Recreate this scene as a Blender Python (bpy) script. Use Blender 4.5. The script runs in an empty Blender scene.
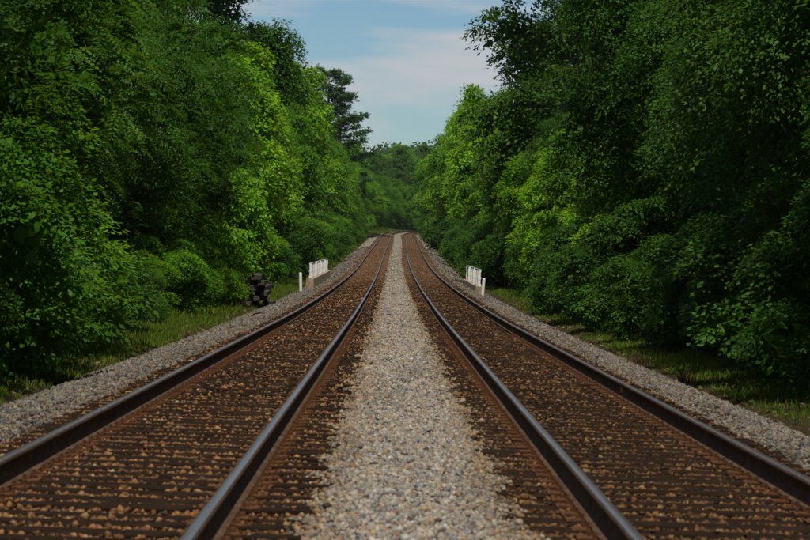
import bpy, math, random
import numpy as np
from mathutils import Matrix, Vector

scene = bpy.context.scene
COL = scene.collection

# ---------------------------------------------------------------- camera
F_PX, W_PX = 2800.0, 810.0
CAM = (-0.17, 0.0, 1.32)
ROLL = math.radians(2.0)


def unit(v):
    v = np.asarray(v, float)
    return v / np.linalg.norm(v)


d_ = unit((-12.0, 7.5, -F_PX))                  # where the near track's vanishing point lies
u_ = np.array((math.sin(ROLL), math.cos(ROLL), 0.0))
u_ = unit(u_ - d_ * u_.dot(d_))
x_ = np.cross(d_, u_)
cam_data = bpy.data.cameras.new('camera')
cam_data.sensor_width = 36.0
cam_data.lens = F_PX / W_PX * 36.0
cam_data.clip_start = 0.5
cam_data.clip_end = 9000.0
cam_data.dof.use_dof = True
cam_data.dof.focus_distance = 95.0
cam_data.dof.aperture_fstop = 9.0
cam = bpy.data.objects.new('camera', cam_data)
COL.objects.link(cam)
cam.matrix_world = Matrix.Translation(CAM) @ Matrix((x_, d_, u_)).to_4x4()
scene.camera = cam

# ---------------------------------------------------------------- world and sun
SUN_EL, SUN_AZ = 66.0, 178.0          # azimuth clockwise from the view direction (+Y): from the right and behind
world = bpy.data.worlds.new('World')
scene.world = world
world.use_nodes = True
nt = world.node_tree
nt.nodes.clear()
wo = nt.nodes.new('ShaderNodeOutputWorld')
bg = nt.nodes.new('ShaderNodeBackground')
bg.inputs['Strength'].default_value = 0.052
sky = nt.nodes.new('ShaderNodeTexSky')
sky.sky_type = 'NISHITA'
sky.sun_disc = False
sky.sun_elevation = math.radians(SUN_EL)
sky.sun_rotation = math.radians(SUN_AZ)
sky.air_density = 1.0
sky.dust_density = 0.15
sky.ozone_density = 1.6
tc = nt.nodes.new('ShaderNodeTexCoord')
mp = nt.nodes.new('ShaderNodeMapping')
mp.inputs['Scale'].default_value = (9.0, 9.0, 58.0)
mp.inputs['Location'].default_value = (5.5, 0.0, 3.1)
no = nt.nodes.new('ShaderNodeTexNoise')
no.inputs['Scale'].default_value = 1.0
no.inputs['Detail'].default_value = 5.0
no.inputs['Roughness'].default_value = 0.5
cr = nt.nodes.new('ShaderNodeValToRGB')
cr.color_ramp.elements[0].position = 0.43
cr.color_ramp.elements[0].color = (0, 0, 0, 1)
cr.color_ramp.elements[1].position = 0.60
cr.color_ramp.elements[1].color = (0.8, 0.8, 0.8, 1)
mx = nt.nodes.new('ShaderNodeMix')
mx.data_type = 'RGBA'
mx.inputs[7].default_value = (7.8, 7.7, 7.9, 1)
hs = nt.nodes.new('ShaderNodeHueSaturation')
hs.inputs['Saturation'].default_value = 1.15
hs.inputs['Value'].default_value = 1.0
L = nt.links.new
L(tc.outputs['Generated'], mp.inputs['Vector'])
L(mp.outputs['Vector'], no.inputs['Vector'])
L(no.outputs['Fac'], cr.inputs['Fac'])
L(cr.outputs['Color'], mx.inputs[0])
L(sky.outputs['Color'], hs.inputs['Color'])
tint = nt.nodes.new('ShaderNodeMix')
tint.data_type = 'RGBA'
tint.blend_type = 'MULTIPLY'
tint.inputs[0].default_value = 1.0
tint.inputs[7].default_value = (0.76, 0.94, 1.10, 1)
L(hs.outputs['Color'], tint.inputs[6])
L(tint.outputs[2], mx.inputs[6])
L(mx.outputs[2], bg.inputs['Color'])
L(bg.outputs['Background'], wo.inputs['Surface'])

sun_d = bpy.data.lights.new('sun', 'SUN')
sun_d.energy = 5.0
sun_d.angle = math.radians(0.6)
sun_d.color = (1.0, 0.93, 0.82)
sun = bpy.data.objects.new('sun', sun_d)
COL.objects.link(sun)
se, sa = math.radians(SUN_EL), math.radians(SUN_AZ)
to_sun = Vector((math.sin(sa) * math.cos(se), math.cos(sa) * math.cos(se), math.sin(se)))
sun.rotation_euler = to_sun.to_track_quat('Z', 'Y').to_euler()
sun.location = (60, -60, 120)

vs = scene.view_settings
vs.view_transform = 'Standard'
vs.look = 'None'
vs.exposure = 0.43
vs.gamma = 1.0
vs.use_curve_mapping = False

# ---------------------------------------------------------------- helpers
rng = np.random.default_rng(7)


def link(name, mesh, parent=None, loc=None, rot=None, scale=None):
    o = bpy.data.objects.new(name, mesh)
    COL.objects.link(o)
    if parent is not None:
        o.parent = parent
    if loc is not None:
        o.location = loc
    if rot is not None:
        o.rotation_euler = rot
    if scale is not None:
        o.scale = scale if hasattr(scale, '__len__') else (scale,) * 3
    return o


def tag(o, label=None, cat=None, group=None, kind=None):
    if label:
        o['label'] = label
    if cat:
        o['category'] = cat
    if group:
        o['group'] = group
    if kind:
        o['kind'] = kind
    return o


def np_mesh(name, v, f, mat=None, col=None, smooth=False, mats=None, midx=None):
    """v (n,3); f (m,k) all faces of k corners"""
    v = np.ascontiguousarray(v, np.float32)
    f = np.ascontiguousarray(f, np.int32)
    m = bpy.data.meshes.new(name)
    k = f.shape[1]
    m.vertices.add(len(v))
    m.vertices.foreach_set('co', v.ravel())
    m.loops.add(f.size)
    m.loops.foreach_set('vertex_index', f.ravel())
    m.polygons.add(len(f))
    m.polygons.foreach_set('loop_start', np.arange(0, f.size, k, dtype=np.int32))
    if mats:
        for a in mats:
            m.materials.append(a)
    elif mat:
        m.materials.append(mat)
    if midx is not None:
        m.polygons.foreach_set('material_index', np.ascontiguousarray(midx, np.int32))
    if smooth:
        m.polygons.foreach_set('use_smooth', np.ones(len(f), bool))
    if col is not None:
        a = m.attributes.new('Col', 'FLOAT_COLOR', 'POINT')
        c = np.ones((len(v), 4), np.float32)
        c[:, :3] = col
        a.data.foreach_set('color', c.ravel())
    m.update(calc_edges=True)
    return m


class MB:
    def __init__(self):
        self.v, self.f = [], []

    def add(self, vs, fs):
        b = len(self.v)
        self.v += [tuple(p) for p in vs]
        self.f += [tuple(b + i for i in q) for q in fs]

    def box(self, cx, cy, cz, sx, sy, sz, rz=0.0, jit=0.0):
        c, s = math.cos(rz), math.sin(rz)
        vs = []
        for dx, dy, dz in ((-1, -1, -1), (1, -1, -1), (1, 1, -1), (-1, 1, -1),
                           (-1, -1, 1), (1, -1, 1), (1, 1, 1), (-1, 1, 1)):
            x, y = dx * sx / 2, dy * sy / 2
            vs.append((cx + x * c - y * s + random.uniform(-jit, jit),
                       cy + x * s + y * c + random.uniform(-jit, jit),
                       cz + dz * sz / 2 + random.uniform(-jit, jit)))
        self.add(vs, ((0, 3, 2, 1), (4, 5, 6, 7), (0, 1, 5, 4), (1, 2, 6, 5), (2, 3, 7, 6), (3, 0, 4, 7)))

    def tube(self, pts, rads, n=7, cap=True):
        pts = [Vector(p) for p in pts]
        b = len(self.v)
        for i, p in enumerate(pts):
            t = (pts[min(i + 1, len(pts) - 1)] - pts[max(i - 1, 0)]).normalized()
            a = t.orthogonal().normalized() if abs(t.z) < 0.9 else Vector((1, 0, 0))
            a = (a - t * a.dot(t)).normalized()
            c = t.cross(a)
            for k in range(n):
                an = 2 * math.pi * k / n
                self.v.append(tuple(p + (a * math.cos(an) + c * math.sin(an)) * rads[i]))
        for i in range(len(pts) - 1):
            for k in range(n):
                k2 = (k + 1) % n
                self.f.append((b + i * n + k, b + i * n + k2, b + (i + 1) * n + k2, b + (i + 1) * n + k))
        if cap:
            self.f.append(tuple(b + k for k in range(n))[::-1])
            self.f.append(tuple(b + (len(pts) - 1) * n + k for k in range(n)))

    def mesh(self, name, mat, smooth=False, bevel=0.0):
        m = bpy.data.meshes.new(name)
        m.from_pydata(self.v, [], self.f)
        m.materials.append(mat)
        if bevel:
            import bmesh
            bm = bmesh.new()
            bm.from_mesh(m)
            bmesh.ops.bevel(bm, geom=bm.edges[:], offset=bevel, segments=1, affect='EDGES')
            bm.to_mesh(m)
            bm.free()
        if smooth:
            for p in m.polygons:
                p.use_smooth = True
        m.update()
        return m


# ---------------------------------------------------------------- materials
def new_mat(name):
    m = bpy.data.materials.new(name)
    m.use_nodes = True
    t = m.node_tree
    t.nodes.clear()
    out = t.nodes.new('ShaderNodeOutputMaterial')
    return m, t, out


def ramp(t, fac, stops):
    r = t.nodes.new('ShaderNodeValToRGB')
    el = r.color_ramp.elements
    while len(el) < len(stops):
        el.new(0.5)
    for e, (p, c) in zip(el, stops):
        e.position = p
        e.color = (*c, 1)
    t.links.new(fac, r.inputs['Fac'])
    return r.outputs['Color']


def noise(t, scale, detail=4, rough=0.55, vec=None, stretch=None):
    n = t.nodes.new('ShaderNodeTexNoise')
    n.inputs['Scale'].default_value = scale
    n.inputs['Detail'].default_value = detail
    n.inputs['Roughness'].default_value = rough
    c = t.nodes.new('ShaderNodeTexCoord')
    src = c.outputs[vec or 'Object']
    if stretch:
        mpn = t.nodes.new('ShaderNodeMapping')
        mpn.inputs['Scale'].default_value = stretch
        t.links.new(src, mpn.inputs['Vector'])
        src = mpn.outputs['Vector']
    t.links.new(src, n.inputs['Vector'])
    return n.outputs['Fac']


def mixc(t, fac, a, b, mode='MIX'):
    m = t.nodes.new('ShaderNodeMix')
    m.data_type = 'RGBA'
    m.blend_type = mode
    for sock, val in ((m.inputs[0], fac), (m.inputs[6], a), (m.inputs[7], b)):
        if hasattr(val, 'is_linked'):
            t.links.new(val, sock)
        elif isinstance(val, (int, float)):
            sock.default_value = val
        else:
            sock.default_value = (*val, 1)
    return m.outputs[2]


def principled(t, out, color, rough=0.8, metal=0.0, bump=None, bump_s=0.3, bump_d=0.02, spec=0.3):
    p = t.nodes.new('ShaderNodeBsdfPrincipled')
    for k, v in (('Base Color', color), ('Roughness', rough), ('Metallic', metal)):
        if hasattr(v, 'is_linked'):
            t.links.new(v, p.inputs[k])
        elif k == 'Base Color':
            p.inputs[k].default_value = (*v, 1)
        else:
            p.inputs[k].default_value = v
    p.inputs['Specular IOR Level'].default_value = spec
    if bump is not None:
        b = t.nodes.new('ShaderNodeBump')
        b.inputs['Strength'].default_value = bump_s
        b.inputs['Distance'].default_value = bump_d
        t.links.new(bump, b.inputs['Height'])
        t.links.new(b.outputs['Normal'], p.inputs['Normal'])
    t.links.new(p.outputs['BSDF'], out.inputs['Surface'])
    return p


def mat_noise(name, scale, stops, rough=0.85, metal=0.0, bump_s=0.3, bump_d=0.01, stretch=None, spec=0.3):
    m, t, out = new_mat(name)
    n = noise(t, scale, 6, 0.6, stretch=stretch)
    principled(t, out, ramp(t, n, stops), rough, metal, n, bump_s, bump_d, spec)
    return m


def mat_leaf(name, base, trans, tfac=0.3, rough=0.5):
    m, t, out = new_mat(name)
    a = t.nodes.new('ShaderNodeAttribute')
    a.attribute_name = 'Col'
    oi = t.nodes.new('ShaderNodeObjectInfo')
    rv = ramp(t, oi.outputs['Random'], [(0.0, (0.74, 0.84, 0.9)), (0.5, (0.96, 1.0, 1.0)), (1.0, (1.08, 1.06, 0.9))])
    c0 = mixc(t, 1.0, mixc(t, 1.0, base, a.outputs['Color'], 'MULTIPLY'), rv, 'MULTIPLY')
    c1 = mixc(t, 1.0, mixc(t, 1.0, trans, a.outputs['Color'], 'MULTIPLY'), rv, 'MULTIPLY')
    p = principled(t, out, c0, rough, 0.0, spec=0.09)
    tr = t.nodes.new('ShaderNodeBsdfTranslucent')
    t.links.new(c1, tr.inputs['Color'])
    ms = t.nodes.new('ShaderNodeMixShader')
    ms.inputs[0].default_value = tfac
    t.links.new(p.outputs['BSDF'], ms.inputs[1])
    t.links.new(tr.outputs['BSDF'], ms.inputs[2])
    t.links.new(ms.outputs['Shader'], out.inputs['Surface'])
    return m


def mat_attr(name, rough=0.85, nscale=40.0, tint=(1, 1, 1)):
    m, t, out = new_mat(name)
    a = t.nodes.new('ShaderNodeAttribute')
    a.attribute_name = 'Col'
    n = noise(t, nscale, 4, 0.6)
    c = mixc(t, 1.0, a.outputs['Color'], ramp(t, n, [(0.3, tuple(0.7 * k for k in tint)), (0.7, tuple(1.2 * k for k in tint))]), 'MULTIPLY')
    principled(t, out, c, rough, 0, n, 0.4, 0.006, 0.08)
    return m


M_STONE = mat_attr('ballast_stone', 0.9)
M_TIE = mat_noise('creosoted_wood', 9.0, [(0.28, (0.004, 0.0026, 0.0017)), (0.5, (0.012, 0.0072, 0.0043)), (0.75, (0.034, 0.020, 0.012))],
                  0.95, bump_s=0.6, bump_d=0.01, stretch=(0.35, 5.0, 5.0), spec=0.03)
M_TIE_OLD = mat_noise('weathered_timber', 7.0, [(0.3, (0.010, 0.008, 0.006)), (0.5, (0.036, 0.027, 0.021)), (0.7, (0.14, 0.115, 0.095))],
                      0.9, bump_s=0.7, bump_d=0.015, stretch=(6.0, 0.4, 6.0))
M_RUST = mat_noise('rusty_plate', 22.0, [(0.3, (0.022, 0.010, 0.006)), (0.5, (0.055, 0.024, 0.011)), (0.72, (0.11, 0.05, 0.022))], 0.95, spec=0.05)
M_RAIL = mat_noise('rail_rust', 14.0, [(0.3, (0.034, 0.021, 0.013)), (0.55, (0.075, 0.045, 0.027)), (0.8, (0.125, 0.076, 0.045))],
                   0.85, bump_s=0.15, stretch=(1, 0.25, 1), spec=0.06)
M_HEAD = mat_noise('rail_head_steel', 3.0, [(0.35, (0.13, 0.122, 0.11)), (0.65, (0.22, 0.205, 0.185))], 0.33, 0.85, 0.03, stretch=(18, 0.15, 1))
M_HEADEDGE = mat_noise('rail_head_side', 10.0, [(0.3, (0.024, 0.015, 0.010)), (0.7, (0.06, 0.037, 0.024))], 0.6, 0.0, 0.1, stretch=(1, 0.25, 1), spec=0.1)
M_WHITE = mat_noise('white_paint', 5.0, [(0.25, (0.27, 0.26, 0.24)), (0.45, (0.50, 0.50, 0.49)), (0.8, (0.60, 0.60, 0.60))], 0.6, bump_s=0.1)
M_CONC = mat_noise('old_concrete', 2.2, [(0.25, (0.09, 0.062, 0.04)), (0.5, (0.21, 0.155, 0.10)), (0.75, (0.31, 0.25, 0.18))], 0.9, bump_s=0.4, bump_d=0.03)
M_IRON = mat_noise('black_iron', 12.0, [(0.3, (0.012, 0.011, 0.011)), (0.7, (0.035, 0.03, 0.028))], 0.6, 0.3, 0.1)
M_BARK = mat_noise('bark', 8.0, [(0.3, (0.025, 0.019, 0.014)), (0.6, (0.07, 0.055, 0.042)), (0.8, (0.11, 0.09, 0.07))], 0.95, bump_s=0.8, bump_d=0.03, stretch=(3, 3, 0.5))
M_DEAD = mat_noise('dead_wood', 9.0, [(0.3, (0.09, 0.07, 0.055)), (0.7, (0.22, 0.18, 0.14))], 0.9)
M_PAINT = mat_noise('yellow_mark', 20.0, [(0.3, (0.14, 0.09, 0.02)), (0.7, (0.35, 0.24, 0.05))], 0.7)

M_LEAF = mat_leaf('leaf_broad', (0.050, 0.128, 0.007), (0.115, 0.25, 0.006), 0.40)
M_LEAF_D = mat_leaf('leaf_dark', (0.030, 0.078, 0.008), (0.062, 0.145, 0.008), 0.34)  # dark species; on the near rows its tone also stands in for shade
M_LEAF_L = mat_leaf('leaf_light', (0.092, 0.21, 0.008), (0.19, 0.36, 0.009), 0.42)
M_LEAF_P = mat_leaf('leaf_pinnate', (0.031, 0.082, 0.008), (0.07, 0.16, 0.008), 0.34)  # green darkened further, edge-of-frame shade put into the leaf colour
M_NEEDLE = mat_leaf('pine_needles', (0.042, 0.092, 0.038), (0.07, 0.14, 0.045), 0.35)
M_GRASS = mat_leaf('grass_blade', (0.07, 0.125, 0.012), (0.11, 0.18, 0.012), 0.3)
M_DRY = mat_leaf('dry_weed', (0.13, 0.07, 0.04), (0.14, 0.08, 0.04), 0.2)

# ground: dark earth and short grass, ballast: fine crushed stone
M_GROUND, t, out = new_mat('soil_and_grass')
n1 = noise(t, 0.9, 6, 0.65)
n2 = noise(t, 14.0, 5, 0.6)
c = mixc(t, n2, ramp(t, n1, [(0.35, (0.030, 0.021, 0.013)), (0.55, (0.028, 0.026, 0.010)), (0.72, (0.034, 0.050, 0.012))]), (0.024, 0.018, 0.011))
principled(t, out, c, 0.95, 0, n2, 0.8, 0.05, 0.0)


def ballast_mat(name, stops, scale, lo, hi):
    m, t, out = new_mat(name)
    v = t.nodes.new('ShaderNodeTexVoronoi')
    v.inputs['Scale'].default_value = scale
    tc_ = t.nodes.new('ShaderNodeTexCoord')
    t.links.new(tc_.outputs['Object'], v.inputs['Vector'])
    bw = t.nodes.new('ShaderNodeRGBToBW')
    t.links.new(v.outputs['Color'], bw.inputs[0])
    c = ramp(t, bw.outputs[0], stops)
    big = ramp(t, noise(t, 0.35, 5, 0.6), [(0.35, (0.82, 0.78, 0.72)), (0.65, (1.08, 1.05, 1.0))])
    c = mixc(t, 1.0, c, big, 'MULTIPLY')
    mott = ramp(t, noise(t, 2.6, 6, 0.75, stretch=(1.6, 0.55, 1)), [(0.34, lo), (0.5, (1.0, 1.0, 1.0)), (0.68, hi)])
    c = mixc(t, 1.0, c, mott, 'MULTIPLY')
    inv = t.nodes.new('ShaderNodeMath')
    inv.operation = 'SUBTRACT'
    inv.inputs[0].default_value = 1.0
    t.links.new(v.outputs['Distance'], inv.inputs[1])
    principled(t, out, c, 0.95, 0, inv.outputs[0], 1.0, 0.035, 0.15)
    return m


M_BALLAST = ballast_mat('ballast_light', [(0.1, (0.067, 0.058, 0.046)), (0.4, (0.127, 0.114, 0.094)), (0.65, (0.168, 0.152, 0.127)), (0.9, (0.215, 0.20, 0.176))], 17.0, (0.60, 0.57, 0.54), (1.22, 1.2, 1.16))
M_BALLAST_D = ballast_mat('ballast_rusty', [(0.15, (0.016, 0.009, 0.005)), (0.45, (0.05, 0.027, 0.012)), (0.7, (0.088, 0.049, 0.022)), (0.92, (0.15, 0.10, 0.055))], 19.0, (0.42, 0.38, 0.36), (1.75, 1.5, 1.25))

# ---------------------------------------------------------------- alignment and terrain
PY = np.array([-400, -20, 30, 62, 98, 145, 191, 250, 322, 400, 491, 600, 700, 900, 1200, 4000.0])
PZ = np.array([0, 0, 0, 0.0, 0.11, 0.41, 0.88, 1.85, 3.25, 4.75, 6.28, 8.10, 9.5, 11.5, 13, 14.0])


def _pchip(x):
    x = np.asarray(x, float)
    h = np.diff(PY)
    dl = np.diff(PZ) / h
    s = np.zeros(len(PY))
    for i in range(1, len(PY) - 1):
        if dl[i - 1] * dl[i] > 0:
            w1, w2 = 2 * h[i] + h[i - 1], h[i] + 2 * h[i - 1]
            s[i] = (w1 + w2) / (w1 / dl[i - 1] + w2 / dl[i])
    k = np.clip(np.searchsorted(PY, x) - 1, 0, len(h) - 1)
    tt = np.clip((x - PY[k]) / h[k], 0, 1)
    return ((1 + 2 * tt) * (1 - tt) ** 2 * PZ[k] + tt * (1 - tt) ** 2 * h[k] * s[k]
            + tt * tt * (3 - 2 * tt) * PZ[k + 1] + tt * tt * (tt - 1) * h[k] * s[k + 1])


def elev(y):
    r = _pchip(y)
    return float(r) if np.ndim(y) == 0 else r


def curve_x(y):
    y = np.asarray(y, float)
    r = np.clip((y - 220) / 180.0, 0, 1)
    r = 0.4 * r * r * (3 - 2 * r) + 2.5e-4 * np.clip(y - 480, 0, 330) ** 2 + 2 * 2.5e-4 * 330 * np.clip(y - 810, 0, None)
    return float(r) if r.ndim == 0 else r


GX = np.array([0, 3.3, 4.7, 4.85, 6.0, 7.0, 9.0, 13.0, 25, 60, 5000.0])
GZ = np.array([-0.42, -0.48, -0.58, -0.52, -0.44, -0.36, -0.05, 0.25, 0.5, 0.8, 0.8])
BX = np.array([0, 0.46, 0.56, 0.64, 3.05, 3.2, 3.5, 4.6, 4.8])
BZ = np.array([-0.165, -0.172, -0.190, -0.250, -0.250, -0.21, -0.225, -0.51, -0.62])
BZ_FAR = np.array([-0.165, -0.172, -0.180, -0.192, -0.192, -0.19, -0.225, -0.51, -0.62])


def hill(x, y):
    x, y = np.asarray(x, float), np.asarray(y, float)
    return 50.0 * np.exp(-((y - 1750) / 330.0) ** 2) * (0.85 + 0.15 * np.sin(x * 0.02 + 0.7))


def ground_z(x, y):
    u = np.abs(np.asarray(x, float) - curve_x(y))
    r = elev(y) + np.interp(u, GX, GZ) + hill(x, y)
    return float(r) if np.ndim(r) == 0 else r


def ballast_z(u, y):
    w = np.clip((np.asarray(y, float) - 52) / 40.0, 0, 1)
    up = 0.017 * np.clip((np.asarray(y, float) - 120) / 60.0, 0, 1) * ((np.abs(u) > 0.6) & (np.abs(u) < 3.1))
    return elev(y) + np.interp(np.abs(u), BX, BZ) * (1 - w) + np.interp(np.abs(u), BX, BZ_FAR) * w + up


def grid_mesh(name, xs, ys, fx, fz, mats, midx=None):
    X, Y = np.meshgrid(xs, ys)
    XX = fx(X, Y)
    Z = fz(X, XX, Y)
    v = np.stack([XX, Y, Z], -1).reshape(-1, 3)
    ny, nx = X.shape
    i = np.arange((ny - 1) * (nx - 1))
    r, c_ = i // (nx - 1), i % (nx - 1)
    a = r * nx + c_
    f = np.stack([a, a + 1, a + nx + 1, a + nx], -1)
    mi = None if midx is None else midx[c_]
    return np_mesh(name, v, f, mats=mats, midx=mi, smooth=True)


ux = np.array([3.3, 4.0, 4.7, 4.85, 5.3, 6.0, 7.0, 8, 9.0, 11, 13.0, 18, 25, 40, 60, 120, 300, 700, 1500, 4000])
ux = np.concatenate([-ux[::-1], [-1.5, 0, 1.5], ux])
gy = np.concatenate([[-400, -150, -60], np.arange(-20, 300, 4), np.arange(300, 1000, 12), np.arange(1000, 2600, 50), [3000, 4000, 6000]])
gm = grid_mesh('ground', ux, gy, lambda X, Y: X + curve_x(np.minimum(Y, 900)),
               lambda U, XX, Y: elev(Y) + np.interp(np.abs(U), GX, GZ) + hill(XX, Y)
               + 0.05 * np.sin(XX * 3.1 + Y * 1.7) * (np.abs(U) > 4.9) * (np.abs(U) < 20), [M_GROUND])
tag(link('ground', gm), kind='structure')
bu = np.array([0, 0.25, 0.46, 0.56, 0.64, 1.1, 1.84, 2.6, 3.05, 3.2, 3.5, 4.0, 4.6, 4.8])
bu = np.concatenate([-bu[:0:-1], bu])
by = np.concatenate([np.arange(-20, 300, 2.0), np.arange(300, 860, 6.0)])
mid = 0.5 * (bu[1:] + bu[:-1])
bm_ = ((np.abs(mid) > 0.55) & (np.abs(mid) < 3.2)).astype(int)
bmesh_ = grid_mesh('ballast_bed', bu, by, lambda X, Y: X + curve_x(Y), lambda U, XX, Y: ballast_z(U, Y) + 0.012 * np.sin(Y * 2.1 + U * 5) * (Y < 120),
                   [M_BALLAST, M_BALLAST_D], bm_)
tag(link('ballast_bed', bmesh_), kind='structure')

# ---------------------------------------------------------------- ballast stones
ICO_V = None


def stone_protos(n, k, seed):
    r = np.random.default_rng(seed)
    out = []
    if k == 12:
        v0 = np.array([(-1, -1, -1), (1, -1, -1), (1, 1, -1), (-1, 1, -1), (-1, -1, 1), (1, -1, 1), (1, 1, 1), (-1, 1, 1)], float)
        q = ((0, 3, 2, 1), (4, 5, 6, 7), (0, 1, 5, 4), (1, 2, 6, 5), (2, 3, 7, 6), (3, 0, 4, 7))
        f0 = np.array([t_ for a_, b_, c_, d2 in q for t_ in ((a_, b_, c_), (a_, c_, d2))])
    else:
        v0 = np.array([(1, 0, 0), (0, 1, 0), (-1, 0, 0), (0, -1, 0), (0, 0, 1), (0, 0, -1)], float)
        f0 = np.array([(0, 1, 4), (1, 2, 4), (2, 3, 4), (3, 0, 4), (1, 0, 5), (2, 1, 5), (3, 2, 5), (0, 3, 5)])
    v0 /= np.linalg.norm(v0, axis=1)[:, None]
    for _ in range(n):
        v = v0 * r.uniform(0.6, 1.3, (len(v0), 1)) + r.normal(0, 0.18, v0.shape)
        v *= np.array([1.0, r.uniform(0.65, 0.95), r.uniform(0.5, 0.8)])
        out.append(v)
    return np.array(out), f0


def rand_rot(n, tilt, r):
    a = r.uniform(0, 2 * np.pi, n)
    ca, sa_ = np.cos(a), np.sin(a)
    z = np.zeros(n)
    o = np.ones(n)
    Rz = np.stack([np.stack([ca, -sa_, z], -1), np.stack([sa_, ca, z], -1), np.stack([z, z, o], -1)], 1)
    b = r.normal(0, tilt, n)
    cb, sb = np.cos(b), np.sin(b)
    Rx = np.stack([np.stack([o, z, z], -1), np.stack([z, cb, -sb], -1), np.stack([z, sb, cb], -1)], 1)
    a2 = r.uniform(0, 2 * np.pi, n)
    c2, s2 = np.cos(a2), np.sin(a2)
    Rz2 = np.stack([np.stack([c2, -s2, z], -1), np.stack([s2, c2, z], -1), np.stack([z, z, o], -1)], 1)
    return Rz @ Rx @ Rz2


PAL_LIGHT = 0.42 * np.array([(0.44, 0.39, 0.31), (0.50, 0.45, 0.37), (0.36, 0.32, 0.26), (0.30, 0.30, 0.31), (0.46, 0.33, 0.19), (0.22, 0.19, 0.17), (0.58, 0.54, 0.46), (0.38, 0.23, 0.13), (0.10, 0.085, 0.08)])
PW_LIGHT = np.array([0.24, 0.18, 0.17, 0.12, 0.09, 0.08, 0.05, 0.04, 0.03])
PAL_RUST = 0.76 * np.array([(0.18, 0.092, 0.036), (0.12, 0.057, 0.025), (0.24, 0.14, 0.058), (0.065, 0.04, 0.025), (0.31, 0.24, 0.14), (0.19, 0.085, 0.035)])
PW_RUST = np.array([0.34, 0.30, 0.10, 0.14, 0.012, 0.11])


def stones(name, pos, size, pal, pw, k, label, tilt=0.5, dark=1.0):
    r = np.random.default_rng(len(pos))
    pv, pf = stone_protos(24, k, 3)
    n = len(pos)
    sel = r.integers(0, 24, n)
    v = pv[sel] * size[:, None, None]
    v = np.einsum('nij,nkj->nki', rand_rot(n, tilt, r), v) + pos[:, None, :]
    nv = pv.shape[1]
    f = (pf[None] + (np.arange(n) * nv)[:, None, None]).reshape(-1, 3)
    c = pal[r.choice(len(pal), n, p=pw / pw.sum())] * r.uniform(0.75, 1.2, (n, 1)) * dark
    # rust and oil carried off the tracks stains the stones next to the sleepers
    uu = np.abs(pos[:, 0] - curve_x(pos[:, 1]))
    st = np.clip((uu - 0.30) / 0.35, 0, 1) * (uu < 1) + 0.35 * np.clip((3.6 - uu) / 0.4, 0, 1) * (uu > 3)
    st = np.clip(st * r.uniform(0.3, 1.3, n), 0, 1)[:, None] * (pal is PAL_LIGHT)
    c = c * (1 - st) + st * c * np.array([0.80, 0.62, 0.42])
    dirty = np.sin(pos[:, 1] * 0.7 + pos[:, 0] * 3) + np.sin(pos[:, 1] * 0.23 - pos[:, 0] * 5) + r.normal(0, 0.7, n)
    c = c * np.where(dirty > 1.5, 0.72, 1.0)[:, None]
    c = np.repeat(c, nv, axis=0)
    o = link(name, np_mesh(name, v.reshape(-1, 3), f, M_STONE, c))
    tag(o, label, 'gravel', kind='stuff')
    return o


TIE_PITCH = 0.505


def scatter(y0, y1, u0, u1, dens):
    n = int((y1 - y0) * (u1 - u0) * dens)
    return rng.uniform(u0, u1, n), rng.uniform(y0, y1, n)


def strip_pts(specs, mode):
    P, S = [], []
    for y0, y1, u0, u1, dens, s in specs:
        u, y = scatter(y0, y1, u0, u1, dens)
        z = ballast_z(u, y)
        sz = s * np.clip(rng.lognormal(-0.08, 0.38, len(u)), 0.4, 2.0)
        if mode == 'crib':
            ph = (y / TIE_PITCH) % 1.0
            edge = 0.285
            keep = (np.abs(ph - 0.5) < edge) | (rng.random(len(u)) < np.where(y > 90, 0.3, 0.010))
            on_tie = np.abs(ph - 0.5) >= edge
            keep &= np.abs(np.abs(np.abs(u) - 1.84) - 0.75) > 0.085
            patch = np.sin(y * 0.9 + u * 2) + np.sin(y * 0.37 - u * 3.1)
            keep &= (patch > -1.2) | (rng.random(len(u)) < 0.6)
            base = np.where(on_tie, elev(y) - 0.18 + 0.25 * sz, elev(y) - 0.212 + rng.uniform(-0.015, 0.018, len(u)))
            u, y, z, sz = u[keep], y[keep], base[keep], sz[keep]
        else:
            z = z + 0.2 * sz + rng.uniform(-0.008, 0.012, len(u))
            if u1 < 1 and u0 > -1:
                e = np.abs(u)
                wob = 0.50 + 0.05 * np.sin(y * 3.3) + 0.04 * np.sin(y * 7.7 + 1) + 0.03 * np.sin(y * 1.3)
                keep = rng.random(len(u)) < np.clip(1 - (e - wob) / 0.22, 0, 1) ** 2.2
                u, y, z, sz = u[keep], y[keep], z[keep], sz[keep]
                z = np.where(np.abs(u) > 0.56, np.maximum(z, elev(y) - 0.19 + 0.15 * sz), z)
        P.append(np.stack([u + curve_x(y), y, z], -1))
        S.append(sz)
    return np.concatenate(P), np.concatenate(S)


p, s = strip_pts([(13.5, 30, -0.74, 0.74, 1750, 0.021)], 'open')
stones('centre_gravel', p, s, PAL_LIGHT, PW_LIGHT, 8, 'pale crushed stone strip between the two tracks, nearest stretch')
p, s = strip_pts([(30, 62, -0.72, 0.72, 600, 0.027), (62, 100, -0.68, 0.68, 260, 0.03), (100, 150, -0.62, 0.62, 110, 0.040), (150, 330, -0.60, 0.60, 30, 0.055)], 'open')
stones('centre_gravel', p, s, PAL_LIGHT, PW_LIGHT, 8, 'pale crushed stone strip between the two tracks, farther stretch')
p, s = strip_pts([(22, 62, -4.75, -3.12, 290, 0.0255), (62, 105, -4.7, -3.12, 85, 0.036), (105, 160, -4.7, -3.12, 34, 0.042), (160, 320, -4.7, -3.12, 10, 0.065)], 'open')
stones('shoulder_gravel', p, s, PAL_LIGHT, PW_LIGHT, 8, 'grey gravel shoulder between left track and grass', dark=0.58)
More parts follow.
